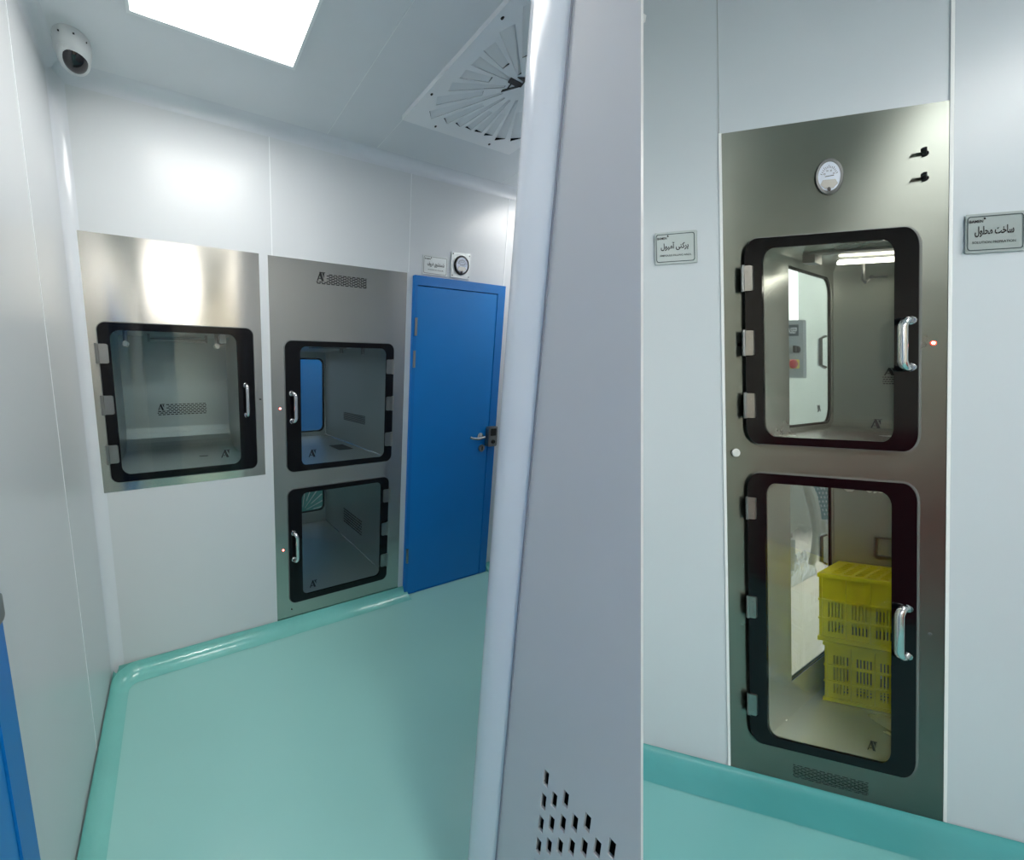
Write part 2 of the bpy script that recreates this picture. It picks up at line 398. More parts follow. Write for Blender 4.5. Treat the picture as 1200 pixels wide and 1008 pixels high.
struct(m.out('trim_corner', M_corner, smooth=True, ang=50))
def cove_profile_run(mb, p0, p1, inward, h=.065, r=.07, n=8, ends=True):
    """epoxy floor sweep running p0->p1 along a wall, bulging into the room"""
    p0, p1, inw = Vector(p0), Vector(p1), Vector(inward); vs = []
    for b in (p0, p1):
        vs.append(b.copy()); 
        for i in range(n+1):
            t = PI/2*i/n; vs.append(b+inw*(.006+r*(1-math.cos(t)))+Vector((0, 0, h-(h-.0015)*math.sin(t))))
    m_ = n+2; mb.raw(vs, [(i, (i+1) % m_, m_+(i+1) % m_, m_+i) for i in range(m_)] + [tuple(range(m_)), tuple(range(m_, 2*m_))])
dx0 = L.at(475, 689).x; dx1 = L.at(567, 664).x
m = MB(); cove_profile_run(m, (X0W-.05, YW, 0), (dx0, YW, 0), (0, -1, 0)); m.out('baseboard_back', M_cove, smooth=True, ang=50)['kind'] = 'structure'
m = MB(); cove_profile_run(m, (X0W-.05, YW, 0), (X0W-.05, .86, 0), (1, 0, 0)); m.out('baseboard_left', M_cove, smooth=True, ang=50)['kind'] = 'structure'
m = MB(); cove_profile_run(m, (dx1+.01, YW, 0), (2.6, YW, 0), (0, -1, 0)); m.out('baseboard_right', M_cove, smooth=True, ang=50)['kind'] = 'structure'
# rounded piece of the floor sweep in the corner
m = MB(); n = 8; vs = [(X0W-.05, YW, 0)]
cx, cy, rb = X0W-.05+.12, YW-.12, .12
for j in range(n+1):
    t = PI/2+PI/2*j/n
    for i in range(n+1):
        s_ = PI/2*i/n; rad = rb-.006-.07*(1-math.cos(s_)); vs.append((cx+rad*math.cos(t), cy+rad*math.sin(t), .066-.064*math.sin(s_)))
fs = [(1+j*(n+1)+i, 1+(j+1)*(n+1)+i, 1+(j+1)*(n+1)+i+1, 1+j*(n+1)+i+1) for j in range(n) for i in range(n)]
m.raw(vs, fs); struct(m.out('baseboard_corner', M_cove, smooth=True, ang=60))
# panel joints
def seam(fr, a, b0, b1, name, w=.0022, mt=None, ce=False):
    k = MB(fr)
    k.box(a-w, a+w, b0, b1, -.0012, .001) if not ce else k.box(b0, b1, a-w, a+w, -.0012, .001)
    struct(k.out(name, mt or M_seam))
sx1 = (L.at(315, 158).x+L.at(319, 297).x)/2
seam(L, sx1, P2[3]+.0, H+1.14, 'trim_1'); seam(L, L.at(479, 310).x, L.at(479, 319).y, H+1.14, 'trim_2')
seam(L, L.at(595, 263).x, .06, H+1.14, 'trim_3', .004); seam(LW, 1.414, .06, H+1.14, 'trim_4', .0018)
for k_, (x, y) in enumerate(((385, 155), (445, 170), (598, 208))):
    seam(CE, CE.at(x, y).x, -2.2, 1.79, 'trim_%d' % (5+k_), .002, M_seam)

# near partition: rounded outside corner, face with the return-air perforations
cornerY = .6*.837+.004; grooveY = .6*.7145
cut = [PT.at(751, 1008, 0, 2), PT.at(751, 0, 0, 2)]
sl = (cut[1].x-cut[0].x)/(cut[1].y-cut[0].y)
def cut_a(z): return cut[0].x+sl*(z-cut[0].y)
outline = [(-grooveY, 0), (cut_a(0), 0), (cut_a(ZC+.02), ZC+.02), (-grooveY, ZC+.02)]
holes = []
for j in range(9):
    yc = .3455-.01795*j
    for k_ in range(16):
        zt = H-.7335-(.0262 if j % 2 else 0)-.0525*k_
        if zt-.033 < .04: continue
        if yc-.0045 < -cut_a(zt-.03)+.008: continue
        holes.append([(-yc-.0046, zt-.032), (-yc+.0046, zt-.032), (-yc+.0046, zt), (-yc-.0046, zt)])
part = struct(MB(PT).plate(outline, holes, 0, .006).out('wall_partition', M_part))
# partition body behind the skin, with the dark return-air plenum
m = MB(PT); zz = .82
for (z0, z1) in ((zz, ZC+.02),):
    e0, e1 = cut_a(z0)-.002, cut_a(z1)-.002
    pts = [(-.50, z0, .006), (e0, z0, .006), (e1, z1, .006), (-.50, z1, .006), (-.50, z0, .05), (e0*1.09, z0, .05), (e1*1.09, z1, .05), (-.50, z1, .05)]
    m.add(pts, [(0, 1, 2, 3), (4, 5, 6, 7), (0, 1, 5, 4), (1, 2, 6, 5), (2, 3, 7, 6), (3, 0, 4, 7)])
m.box(-grooveY, -.37, 0, zz, .006, .05)
struct(m.out('wall_partition_core', M_part))
g = MB(PT); g.prism([(-.37, .02), (cut_a(.02)-.04, .02), (cut_a(zz)-.04, zz), (-.37, zz)], .045, .05)
g.add([(cut_a(.02)-.003, .02, .006), (cut_a(zz)-.003, zz, .006), (cut_a(zz)-.04, zz, .048), (cut_a(.02)-.04, .02, .048)], [(0, 1, 2, 3)])
g.box(-.37, cut_a(zz)-.04, zz-.004, zz, .006, .045)
tag(g.out('return_air_duct', M_dark), 'dark return air duct seen through upright slots low on the near partition', 'air duct')
# rounded corner profile
m = MB(); rad = cornerY-grooveY-.002; prof = []
prof.append((.6, grooveY+.002)); rad = .05
for i in range(13):
    t = PI/2*i/12; prof.append((.6+rad*(1-math.cos(t)), .479+rad*math.sin(t)))
prof += [(.69, .529), (.69, .512), (.655, .50), (.655, grooveY-.03), (.6015, grooveY-.001)]
nn = len(prof); m.raw([(x, y, 0) for x, y in prof]+[(x, y, ZC+.02) for x, y in prof], [(i, (i+1) % nn, nn+(i+1) % nn, nn+i) for i in range(nn)])
struct(m.out('trim_partition_corner', M_corner, smooth=True, ang=40))
struct(MB().box(.5975, .60, grooveY-.0012, grooveY+.0012, 0, ZC).out('trim_partition_joint', M_groove))

# ------------------------------------------------------------------ blue door beyond the double pass box
def blue_door(fr, o, leaf, hinges, name, flip=1):
    d = root(name, None or 'x', 'door', fr.W((o[0]+o[1])/2, o[2], 0)); del d['label']; del d['category']; d['kind'] = 'structure'
    MB(fr).plate([(o[0], o[2]), (o[1], o[2]), (o[1], o[3]), (o[0], o[3])], [[(leaf[0]-.003, o[2]+.0004), (leaf[1]+.003, o[2]+.0004), (leaf[1]+.003, leaf[3]+.004), (leaf[0]-.003, leaf[3]+.004)]], -.022, 0).out('door_frame', M_blued, d)
    MB(fr).box(leaf[0]-.003, leaf[1]+.003, o[2], leaf[3]+.004, -.004, -.001).out('rebate', M_ink, d)
    lf = MB(fr).box(leaf[0], leaf[1], leaf[2], leaf[3], -.018, -.004).out('door_leaf', M_blue, d)
    for (a, b, h) in hinges:
        MB(fr).tube([fr.W(a, b-h/2, -.026), fr.W(a, b+h/2, -.026)], .008, 10).out('hinge', M_hinge, d, True)
    return d, lf
o = L.rect([(480, 322), (589, 337), (567, 664), (475, 689)])
o = (o[0], o[1], .003, o[3])
lx0 = (L.at(487.5, 336).x+L.at(481.2, 520).x)/2; lx1 = (L.at(581.2, 346).x+L.at(569, 497).x)/2; lt = (L.at(487.5, 336).y+L.at(581.2, 346).y)/2
hs = []
for x, y, hp in ((487.5, 383, 21), (485.4, 421, 20), (477.2, 652, 16)):
    q = L.at(x, y, -.026); hs.append((q.x, q.y, L.at(x, y-hp/2, -.026).y-L.at(x, y+hp/2, -.026).y))
d1, lf = blue_door(L, o, (lx0, lx1, .008, lt), hs, 'door_1')
q0 = L.at(552, 513.3, -.07); q1 = L.at(569, 512.4, -.07); q2 = L.at(566, 510, -.02)
m = MB(L); m.tube([L.W(q1.x, q2.y-.012, -.018), L.W(q1.x, q1.y-.006, -.055), L.W(q1.x-.01, q1.y, -.070), L.W((q0.x+q1.x)/2, q0.y-.012, -.070), L.W(q0.x+.01, q0.y-.004, -.068), L.W(q0.x, q0.y+.004, -.062)], .0095, 10)
m.lathe(q1.x, q2.y-.006, [(.026, -.018), (.026, -.026), (.018, -.028)], 20); m.out('door_handle', M_chrome, d1, True, 50)
q = L.at(564, 525, -.02); m = MB(L); m.lathe(q.x, q.y, [(.026, -.018), (.026, -.026), (.012, -.028)], 20); m.out('lock_cylinder', M_hinge, d1, True)
m = MB(L).box(q.x-.003, q.x+.003, q.y-.014, q.y+.012, -.030, -.027); m.out('keyhole', M_ink, d1)
ka = L.rect([(571.5, 500), (581, 500), (580, 523), (572, 523)], -.045)
kp = MB(L).plate(rr(ka[0], ka[1]+.01, ka[2], ka[3], .012), [], -.052, -.022).out('keypad_lock', M_hinge, d1)
MB(L).prism(rr(ka[0]+.018, ka[1]-.004, (ka[2]+ka[3])/2+.006, ka[3]-.014, .003, None, 2), -.054, -.052).out('key_buttons', M_ink, kp)
MB(L).lathe((ka[0]+ka[1])/2+.006, ka[2]+.035, [(.014, -.052), (.012, -.062)], 16).out('thumb_sensor', M_ink, kp)
# second blue door, at the near end of the left wall
lwf = Frame(LW.o, LW.A, LW.B, LW.D)
d2, lf2 = blue_door(lwf, (-.10, .825, .003, 2.08), (-.02, .757, .008, 2.0), [(-.02, 1.7, .1), (-.02, .3, .1)], 'door_2')
m = MB(lwf); ke = LW.at(5, 712, -.03); m.prism(rr(ke.x-.07, ke.x, LW.at(2, 730, -.03).y, LW.at(2, 692, -.03).y, .012), -.03, 0); m.out('keypad_lock', M_rim, d2)

# ------------------------------------------------------------------ single pass box (left)
pb1 = root('pass_box', 'single stainless pass box with one square glass door, nearest the dome camera', 'pass box', L.W((P1[0]+P1[1])/2, P1[2], 0))
outer1 = [(113.7, 377.4), (296, 385.5), (301, 548.5), (130.6, 565)]; inner1 = [(128, 387), (276.7, 392), (282.4, 543), (144, 556)]
_, i1, _ = glass_door(L, outer1, inner1, (.035, .035), (.04, .04), [(119.8, 414.5), (126.6, 475), (132.3, 532.6)], (.048, .085), (290, 451, 488), .0, .009, 1, M_glass, pb1, [(259, 527), (270, 527), (270, 536), (259, 536)], 'square black-bordered glass door with curved handle on the right')
MB(L).plate([(P1[0], P1[2]), (P1[1], P1[2]), (P1[1], P1[3]), (P1[0], P1[3])], [rr(i1[0], i1[1], i1[2], i1[3], .04)], -.0018, .0005).out('front_panel', M_steel, pb1)
ch = (i1[0]-.05, i1[1]+.05, i1[2]-.012, i1[3]+.05); D1 = .72
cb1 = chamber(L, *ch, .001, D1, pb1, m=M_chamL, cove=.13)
q = L.rect([(184.5, 473.5), (242, 472), (242, 485), (184.5, 487)], D1-.004)
gm = MB(L); sk = lambda a, b: a < q[0]+.17*(q[1]-q[0]) and b > q[2]+.4*(q[3]-q[2])
for s_ in slots(*q, 12, 7, .7, .55, sk): gm.prism(s_, D1-.0035, D1-.0005)
logo(gm, q[0]+.004, q[0]+.15*(q[1]-q[0]), q[2]+.45*(q[3]-q[2]), q[3], D1-.0035, D1-.0005)
gm.out('vent_grille', M_ink, pb1)
# ultraviolet tube, its holders and the door contacts under the chamber ceiling
t0 = L.at(176, 398, D1*.8); t1 = L.at(240, 399, D1*.8)
m = MB(L); m.tube([L.W(t0.x, t0.y, D1*.8), L.W(t1.x, t0.y, D1*.8)], .011, 10)
m.box(t0.x-.015, t0.x, t0.y-.015, ch[3], D1*.8-.012, D1*.8+.012); m.box(t1.x, t1.x+.015, t0.y-.015, ch[3], D1*.8-.012, D1*.8+.012)
lab(m.out('ultraviolet_tube', M_hinge, pb1, True), 'thin tube lamp under the chamber ceiling')
for x, y in ((147, 400), (254, 403)):
    m = MB(L); p = L.at(x, y, .10); m.tube([L.W(p.x, ch[3], .10), L.W(p.x, p.y-.01, .10)], .010, 8)
    m.lathe(p.x, p.y-.012, [(.014, .085), (.014, .115)], 12); m.out('door_contact', M_hinge, pb1, True)
p = L.at(261, 398, .06); MB(L).box(p.x-.016, p.x+.016, p.y-.02, ch[3], .05, .09).out('door_switch', M_rim, pb1)
p = L.at(305, 468, -.002); MB(L).lathe(p.x, p.y, [(.006, -.001), (.004, -.006)], 12).out('screw', M_ink, pb1)
MB(L).box(*(lambda r_: (r_.x, r_.x+.05))(L.at(233, 523.5, .30)), i1[2]-.0115, i1[2]-.009, .30, .305).out('drain_slot', M_ink, pb1)

# ------------------------------------------------------------------ double pass box (centre left)
pb2 = root('pass_box', 'stainless double pass box with two glass doors, standing beside the blue door', 'pass box', L.W((P2[0]+P2[1])/2, .05, 0))
ou = [(333.3, 398.9), (459.2, 403.6), (458.9, 539.7), (336, 552.8)]; inu = [(351.4, 405.6), (451.4, 409.2), (450.5, 535), (352.8, 544.7)]
ol = [(336.7, 573), (455, 559.3), (451.7, 678.3), (339.7, 705.6)]; inl = [(352.4, 577.2), (445.9, 564.8), (444, 672.8), (355, 696.4)]
_, iu, _ = glass_door(L, ou, inu, (.04, .04), (.035, .035), [(456.9, 430), (456.5, 473), (455, 514.7)], (.05, .085), (346.5, 460.5, 495), -.012, .010, -1, M_glass, pb2, [(361.5, 527), (371, 527), (371, 535.5), (361.5, 535.5)], 'upper black-bordered glass door')
_, il, _ = glass_door(L, ol, inl, (.04, .04), (.035, .035), [(452.8, 581), (450.7, 619.8), (449.6, 656.5)], (.05, .085), (348.5, 626, 658.6), -.012, .010, -1, M_glass, pb2, [(363, 680.5), (371.5, 679.5), (371.5, 687.5), (363, 688.5)], 'lower black-bordered glass door')
va = L.rect([(370.5, 320), (429.8, 327), (429.8, 337.4), (370.5, 331)])
va = (L.at(370.5, 331).x, L.at(429.8, 335).x, L.at(400, 335.6).y, L.at(400, 323.2).y)
sk = lambda a, b: a < va[0]+.19*(va[1]-va[0]) and b > va[2]+.24*(va[3]-va[2])
MB(L).plate([(P2[0], .05), (P2[1], .05), (P2[1], P2[3]), (P2[0], P2[3])], [rr(*iu, .035), rr(*il, .035)]+slots(*va, 11, 8, .74, .62, sk), -.0018, .0005).out('front_panel', M_steel, pb2)
vb = MB(L).box(va[0]-.01, va[1]+.01, va[2]-.01, va[3]+.01, .02, .03); vb.box(va[0]-.01, va[1]+.01, va[3]+.01, va[3]+.012, .001, .02).out('vent_cavity', M_dark, pb2)
logo(MB(L), va[0]+.004, va[0]+.165*(va[1]-va[0]), va[2]+.30*(va[3]-va[2]), va[3]+.006, -.0035, -.0018).out('logo', M_ink, pb2)
XR = iu[1]+.04; DB = 1.0
cu0 = (iu[0]-.06, XR, iu[2]-.02, iu[3]+.04); cl0 = (iu[0]-.06, XR, il[2]-.02, il[3]+.03)
bx1 = min(L.at(386, 470, DB).x, XR-.012)
bh_u = rr(cu0[0]+.03, bx1, cu0[2]+.035, cu0[3]-.05, .05); bh_l = rr(cu0[0]+.03, bx1, cl0[2]+.10, cl0[3]-.05, .05)
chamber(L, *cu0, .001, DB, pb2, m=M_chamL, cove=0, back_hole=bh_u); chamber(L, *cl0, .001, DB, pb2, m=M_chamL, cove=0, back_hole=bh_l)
for bh, lb_ in ((bh_u, 'rear glass door of the upper chamber'), (bh_l, 'rear glass door of the lower chamber')):
    a0 = min(p[0] for p in bh); a1 = max(p[0] for p in bh); b0 = min(p[1] for p in bh); b1 = max(p[1] for p in bh)
    rd = MB(L).plate(rr(a0-.02, a1+.02, b0-.02, b1+.02, .05), [rr(a0+.012, a1-.016, b0+.012, b1-.012, .045)], DB+.004, DB+.012).out('rear_door', M_black, pb2)
    lab(rd, lb_); MB(L).plate(rr(a0+.012, a1-.012, b0+.012, b1-.012, .045), [], DB+.006, DB+.009).out('glass_pane', M_glass, rd)
# grilles and contacts inside
sf = Frame(L.W(XR, 0, 0), L.D, L.B, L.A)
def side_pt(x, y): p = L.at(x, y, XR, 0); return p.z, p.y
for (pa, pb_, nc) in (((403, 481), (428, 497), 9), ((403, 598), (424, 622), 9)):
    z0, t0_ = side_pt(pa[0], pa[1]); z1, t1_ = side_pt(pb_[0], pb_[1]); gm = MB(sf)
    zl = min(z0, z1); zh = max(z0, z1); bl, bh_ = sorted((side_pt(*((pb_[0]+pa[0])/2, pa[1]+4))[1], side_pt((pa[0]+pb_[0])/2, pb_[1]-2)[1]))
    for s_ in slots(zl, zh, bl, bh_, nc, 6, .75, .5): gm.prism(s_, -.003, -.0005)
    gm.out('side_vent', M_ink, pb2)
gm = MB(L)
p0 = L.at(400, 524, cu0[2]+.001, 1)
for i in range(9): gm.box(p0.x-.06+.013*i, p0.x-.052+.013*i, cu0[2]+.0005, cu0[2]+.003, p0.z-.09, p0.z+.09)
gm.out('floor_vent', M_ink, pb2)
for x, y in ((400, 412), (425, 414)):
    p = L.at(x, y, .25); MB(L).tube([L.W(p.x, cu0[3], .25), L.W(p.x, p.y-.01, .25)], .012, 8).out('door_contact', M_hinge, pb2, True)
MB(L).box(cu0[0]+.25, XR-.15, cu0[3]-.02, cu0[3], .30, .36).out('lamp_housing', M_rim, pb2)
led(L, 328.3, 479, pb2); led(L, 332, 645, pb2)
p = L.at(342, 714, -.002); MB(L).lathe(p.x, p.y, [(.005, -.001), (.004, -.005)], 10).out('screw', M_ink, pb2)
# what stands behind the double pass box
yb = 2.9
for z_ in (cu0[2], cl0[2]):
    MB().tube([L.W(XR-.003, z_+.003, .004), L.W(XR-.003, z_+.003, DB-.002)], .0045, 6).out('weld_bead', M_chrome, pb2, True)
q0 = L.at(345, 409, yb-YW+.9); q1 = L.at(379.5, 540, yb-YW+.9)
bd = MB(L).box(q0.x-.45, L.at(378, 470, yb-YW+.9).x, .3, 2.3, yb-YW+.9, yb-YW+.94).out('door_3', M_blue); struct(bd)
struct(MB(L).box(-.2, 3.0, -.05, ZC, yb-YW+.94, yb-YW+1.0).out('wall_rear_room', M_wall))
struct(MB(L).box(-.2, 3.0, -.06, 0, .2, 2.0).out('floor_rear_room', M_floor))
dq = L.at(354, 600, 1.35)  # reflection of the ceiling diffuser, modelled as a solid plate with blades
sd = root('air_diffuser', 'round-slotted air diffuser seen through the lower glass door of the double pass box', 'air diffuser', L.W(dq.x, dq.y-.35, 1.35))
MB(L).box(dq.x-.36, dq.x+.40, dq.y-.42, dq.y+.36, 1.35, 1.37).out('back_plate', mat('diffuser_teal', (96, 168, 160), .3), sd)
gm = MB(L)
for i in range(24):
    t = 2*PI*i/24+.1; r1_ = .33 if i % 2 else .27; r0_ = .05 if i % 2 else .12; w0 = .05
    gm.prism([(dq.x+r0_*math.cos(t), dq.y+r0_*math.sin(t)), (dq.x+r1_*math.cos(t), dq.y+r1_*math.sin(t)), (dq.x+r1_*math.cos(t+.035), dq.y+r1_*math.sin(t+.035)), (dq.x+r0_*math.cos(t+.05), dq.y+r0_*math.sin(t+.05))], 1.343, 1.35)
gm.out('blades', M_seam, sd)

# ------------------------------------------------------------------ sign and gauge above the blue door
def sign(fr, r_, label, lines, small, mt, c=0.0, rad=(.004, .004)):
    s = root('room_sign', label, 'sign', fr.W((r_[0]+r_[1])/2, r_[2], 0))
    MB(fr).prism(rr(*r_, rad[0], rad[1], 3), c-.005, c).out('plate', mt, s)
    w, h = r_[1]-r_[0], r_[3]-r_[2]
    ax, bx = w*.035, h*.06
    k = MB(fr).plate(rr(r_[0]+ax, r_[1]-ax, r_[2]+bx, r_[3]-bx, w*.05, h*.08), [rr(r_[0]+ax+w*.014, r_[1]-ax-w*.014, r_[2]+bx+h*.022, r_[3]-bx-h*.022, w*.045, h*.07)], c-.0058, c-.005)
    k.out('border', M_rim if mt is M_signw else mat('dark_border', (52, 70, 74), .5), s)
    k = MB(fr)
    put_text(k, 'BAMEN', r_[0]+w*.07, r_[0]+w*.30, r_[3]-h*.23, r_[3]-h*.155, c-.0057, .02)
    k.prism([(r_[0]+w*.31, r_[3]-h*.15), (r_[0]+w*.345, r_[3]-h*.15), (r_[0]+w*.335, r_[3]-h*.10), (r_[0]+w*.31, r_[3]-h*.10)], c-.0058, c-.005)
    put_text(k, shape(lines), r_[0]+w*small[2], r_[0]+w*small[3], r_[2]+h*.40, r_[2]+h*.68, c-.0057, .027)
    put_text(k, small[0], r_[0]+w*small[4], r_[0]+w*small[5], r_[2]+h*.235, r_[2]+h*(.235+small[1]), c-.0057, .006)
    k.out('lettering', M_ink, s)
    return s
sr = L.rect([(495, 298), (523.7, 302.7), (523.7, 325), (494.7, 321)])
sign(L, sr, 'small pale engraved sign in Persian above the blue door, left of the square gauge plate', 'شستشوی ظروف', ('WASHING ROOM', .06, .18, .86, .2, .82), M_signw)
gp = L.rect([(528.3, 295), (551, 298.7), (549.3, 328), (527.3, 325)])
gauge(L, (gp[0]+gp[1])/2, (gp[2]+gp[3])/2+.0, .058, 1, 'round pressure gauge on a square white plate above the blue door', gp)

# ------------------------------------------------------------------ ceiling things
def ceiling_light(a0, a1, b0, b1, label, group=None, mt=None):
    t = root('ceiling_light', label, 'ceiling light', CE.W((a0+a1)/2, (b0+b1)/2, 0), group)
    MB(CE).plate(rr(a0-.012, a1+.012, b0-.012, b1+.012, 0), [rr(a0, a1, b0, b1, 0)], -.010, 0).out('light_frame', M_seam, t)
    MB(CE).box(a0, a1, b0, b1, -.006, -.001).out('diffuser', mt or M_lit, t)
    return t
M_lit = mat('ceiling_light_panel', (255, 252, 248), .5, emit=9.5)
ca = CE.at(152, 8); cb_ = CE.at(343, 75); cc = CE.at(377, 0)
ceiling_light(ca.x, cb_.x, cb_.y-.6, cb_.y, 'square lit ceiling panel at the top of the photo, near the dome camera', 'recessed ceiling lights')
ceiling_light(2.25, 2.85, 1.26, 1.66, 'lit ceiling panel hidden beyond the partition corner', 'recessed ceiling lights')
ceiling_light(-.2, .4, -1.5, -.9, 'lit ceiling panel behind the viewer', 'recessed ceiling lights', mat('ceiling_light_panel_bright', (255, 252, 248), .5, emit=29))  # unseen panel added to fill the washing room with light
M_diff = mat('white_diffuser_enamel', (240, 242, 244), .3)
# swirl diffuser
da = CE.at(471.7, 134.3); db = CE.at(596.7, 176.7); S = db.x-da.x; x0, x1, y1 = da.x, db.x, (da.y+db.y)/2; y0 = y1-S
cx, cy = (x0+x1)/2, (y0+y1)/2
ad = root('air_diffuser', 'square white swirl air diffuser with radial slots in the ceiling', 'air diffuser', (cx, cy, ZC))
hl = []; bl = MB()
NS = 28
for i in range(NS):
    t = 2*PI*i/NS+.06
    lim = .40*S/max(abs(math.cos(t)), abs(math.sin(t)))
    r1_ = min(lim, .53*S); r0_ = .105*S if i % 2 == 0 else .22*S
    w0, w1 = r0_*.085, r1_*.075
    e = Vector((math.cos(t), math.sin(t))); s_ = Vector((-e.y, e.x)); c_ = Vector((cx, cy))
    q = [c_+e*r0_-s_*w0, c_+e*r1_-s_*w1, c_+e*r1_+s_*w1, c_+e*r0_+s_*w0]
    hl.append([(p.x, p.y) for p in q])
    # tilted blade closing most of the slot
    zb = ZC-.019
    lo = [(q[0]-s_*w0*.05, .001), (q[1]-s_*w1*.05, .001), (q[2]-s_*w1*.10, .012), (q[3]-s_*w0*.10, .007)]
    vs = [(p.x, p.y, zb+h) for p, h in lo]+[(p.x, p.y, zb+h+.0012) for p, h in lo]
    bl.raw(vs, [(0, 1, 2, 3), (4, 5, 6, 7), (0, 1, 5, 4), (1, 2, 6, 5), (2, 3, 7, 6), (3, 0, 4, 7)])
MB(CE).plate([(x0, y0), (x1, y0), (x1, y1), (x0, y1)], hl, -.021, -.019).out('face_plate', M_diff, ad)
m = MB(CE).plate([(x0, y0), (x1, y0), (x1, y1), (x0, y1)], [[(x0+.004, y0+.004), (x1-.004, y0+.004), (x1-.004, y1-.004), (x0+.004, y1-.004)]], -.019, -.0002); m.out('edge_rim', M_diff, ad)
bl.out('blades', M_diff, ad)
# dark plenum recess above the slots (shallow, below the ceiling panel)
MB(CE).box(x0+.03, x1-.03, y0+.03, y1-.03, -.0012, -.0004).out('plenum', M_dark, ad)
for sx, sy in [(x0+.025, y0+S*.25), (x0+.025, y0+S*.75), (x1-.025, y0+S*.25), (x1-.025, y0+S*.75), (x0+S*.25, y1-.025), (x0+S*.75, y1-.025)]:
    MB(CE).lathe(sx, sy, [(.006, -.021), (.004, -.024)], 10).out('screw', M_ink, ad)
lc = MB(Frame((cx-.045, cy+.0, ZC), Vector((-.35, -.94, 0)), Vector((.94, -.35, 0)), (0, 0, 1))); logo(lc, -.042, .042, -.034, .034, -.024, -.021); lc.out('logo', M_ink, ad)
# dome camera
k = CE.at(84, 46); kx, ky = k.x, k.y
sc = root('security_camera', 'white dome security camera with smoked lens on the ceiling in the left corner', 'security camera', (kx, ky, ZC-.10))
MB(CE).lathe(kx, ky, [(.058, 0), (.060, -.012), (.058, -.040), (.052, -.060), (.040, -.074), (.036, -.075)], 36).out('housing', M_cam, sc, True, 60)
# the dome looks towards the room: a tilted smoked hemisphere in its collar
ax_ = Vector((.35, -.55, -1)).normalized(); u1 = ax_.orthogonal().normalized(); u2 = ax_.cross(u1); c0 = Vector((kx, ky, ZC-.050))
def dome(rad, prof, name, mt, par, off=0):
    m = MB(); vs = []; n = 28
    for r, h in prof:
        for j in range(n): vs.append(c0+ax_*(h+off)+u1*r*math.cos(2*PI*j/n)+u2*r*math.sin(2*PI*j/n))
    fs = [(i*n+j, i*n+(j+1) % n, (i+1)*n+(j+1) % n, (i+1)*n+j) for i in range(len(prof)-1) for j in range(n)]+[tuple(range(n)), tuple((len(prof)-1)*n+j for j in range(n))]
    m.raw(vs, fs); return m.out(name, mt, par, True, 60)
dome(0, [(.050, -.01), (.054, .010), (.050, .022), (.043, .026)], 'collar', M_cam, sc)
dome(0, [(.041*math.cos(t), .020+.028*math.sin(t)) for t in [PI/2*i/8*.98 for i in range(9)]], 'dome_lens', M_dome, sc)
for t in (-1.0, -.2, .5): m = MB(); m.raw([(kx+.0585*math.cos(t-1.1)+dx, ky+.0585*math.sin(t-1.1)+dy, ZC-.022+dz) for dx, dy, dz in ((-.003, -.002, -.003), (.003, -.002, -.003), (.003, -.002, .003), (-.003, -.002, .003))], [(0, 1, 2, 3)]); m.out('screw', M_ink, sc)

# ================================================================== RIGHT: corridor with the tall pass box
PR = R.rect([(846, 157), (1113, 118), (1105, 962), (857, 897)])
fb = (R.at(857, 897).y+R.at(1105, 962).y)/2-.03
aL = R.at(700, 500).x; aR = R.at(1200, 500).x+1.3; TOP = R.at(751, 0).y+.25
ouR = [(874, 279.6), (1078.8, 267.8), (1077.4, 529.7), (878.8, 519)]; inR = [(893.8, 290.3), (1049.5, 282.5), (1049.5, 519), (898.4, 510.4)]
olR = [(878.5, 552.6), (1076.8, 567.7), (1074, 911.6), (881.6, 867)]; ilR = [(898.7, 565), (1046.3, 576.8), (1046.3, 895), (901.5, 861)]
wR = MB(R).plate([(aL, fb-.05), (aR, fb-.05), (aR, TOP), (aL, TOP)], [rr(PR[0]+.012, PR[1]-.012, PR[2]+.012, PR[3]-.012, 0)], 0, .03)
struct(wR.out('wall_right', M_wallR))
pb3 = root('pass_box', 'tall stainless pass box with two glass doors and yellow crates inside', 'pass box', R.W((PR[0]+PR[1])/2, PR[2], 0))
kz = (1, 1.5)
_, iuR, _ = glass_door(R, ouR, inR, (.03, .055), (.026, .045), [(876.5, 326.3), (877.9, 402), (879.3, 475.3)], (.026, .080), (1058, 373.7, 432), .006, .0085, 1, M_glassR, pb3, [(1020.5, 491.5), (1034, 491), (1034, 501.5), (1020.5, 502)], 'upper black-bordered glass door')
_, ilR_, _ = glass_door(R, olR, ilR, (.03, .055), (.026, .045), [(881, 595.5), (881.7, 711.3), (882.4, 825.5)], (.023, .072), (1054, 713.7, 772.8), .006, .0085, 1, M_glassR, pb3, [(1016.5, 868), (1028, 869), (1028, 880), (1016.5, 879)], 'lower black-bordered glass door')
vg = (R.at(929.2, 905).x, R.at(1018, 920).x, R.at(975, 921.5).y, R.at(975, 906).y)
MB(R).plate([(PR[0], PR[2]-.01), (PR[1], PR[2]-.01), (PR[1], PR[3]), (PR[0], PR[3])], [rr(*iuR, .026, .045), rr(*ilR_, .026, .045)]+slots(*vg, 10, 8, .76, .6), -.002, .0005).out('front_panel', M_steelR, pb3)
MB(R).box(vg[0]-.01, vg[1]+.01, vg[2]-.01, vg[3]+.01, .02, .028).out('vent_cavity', M_dark, pb3)
c_back = None
a0R = R.at(895, 420, .012).x
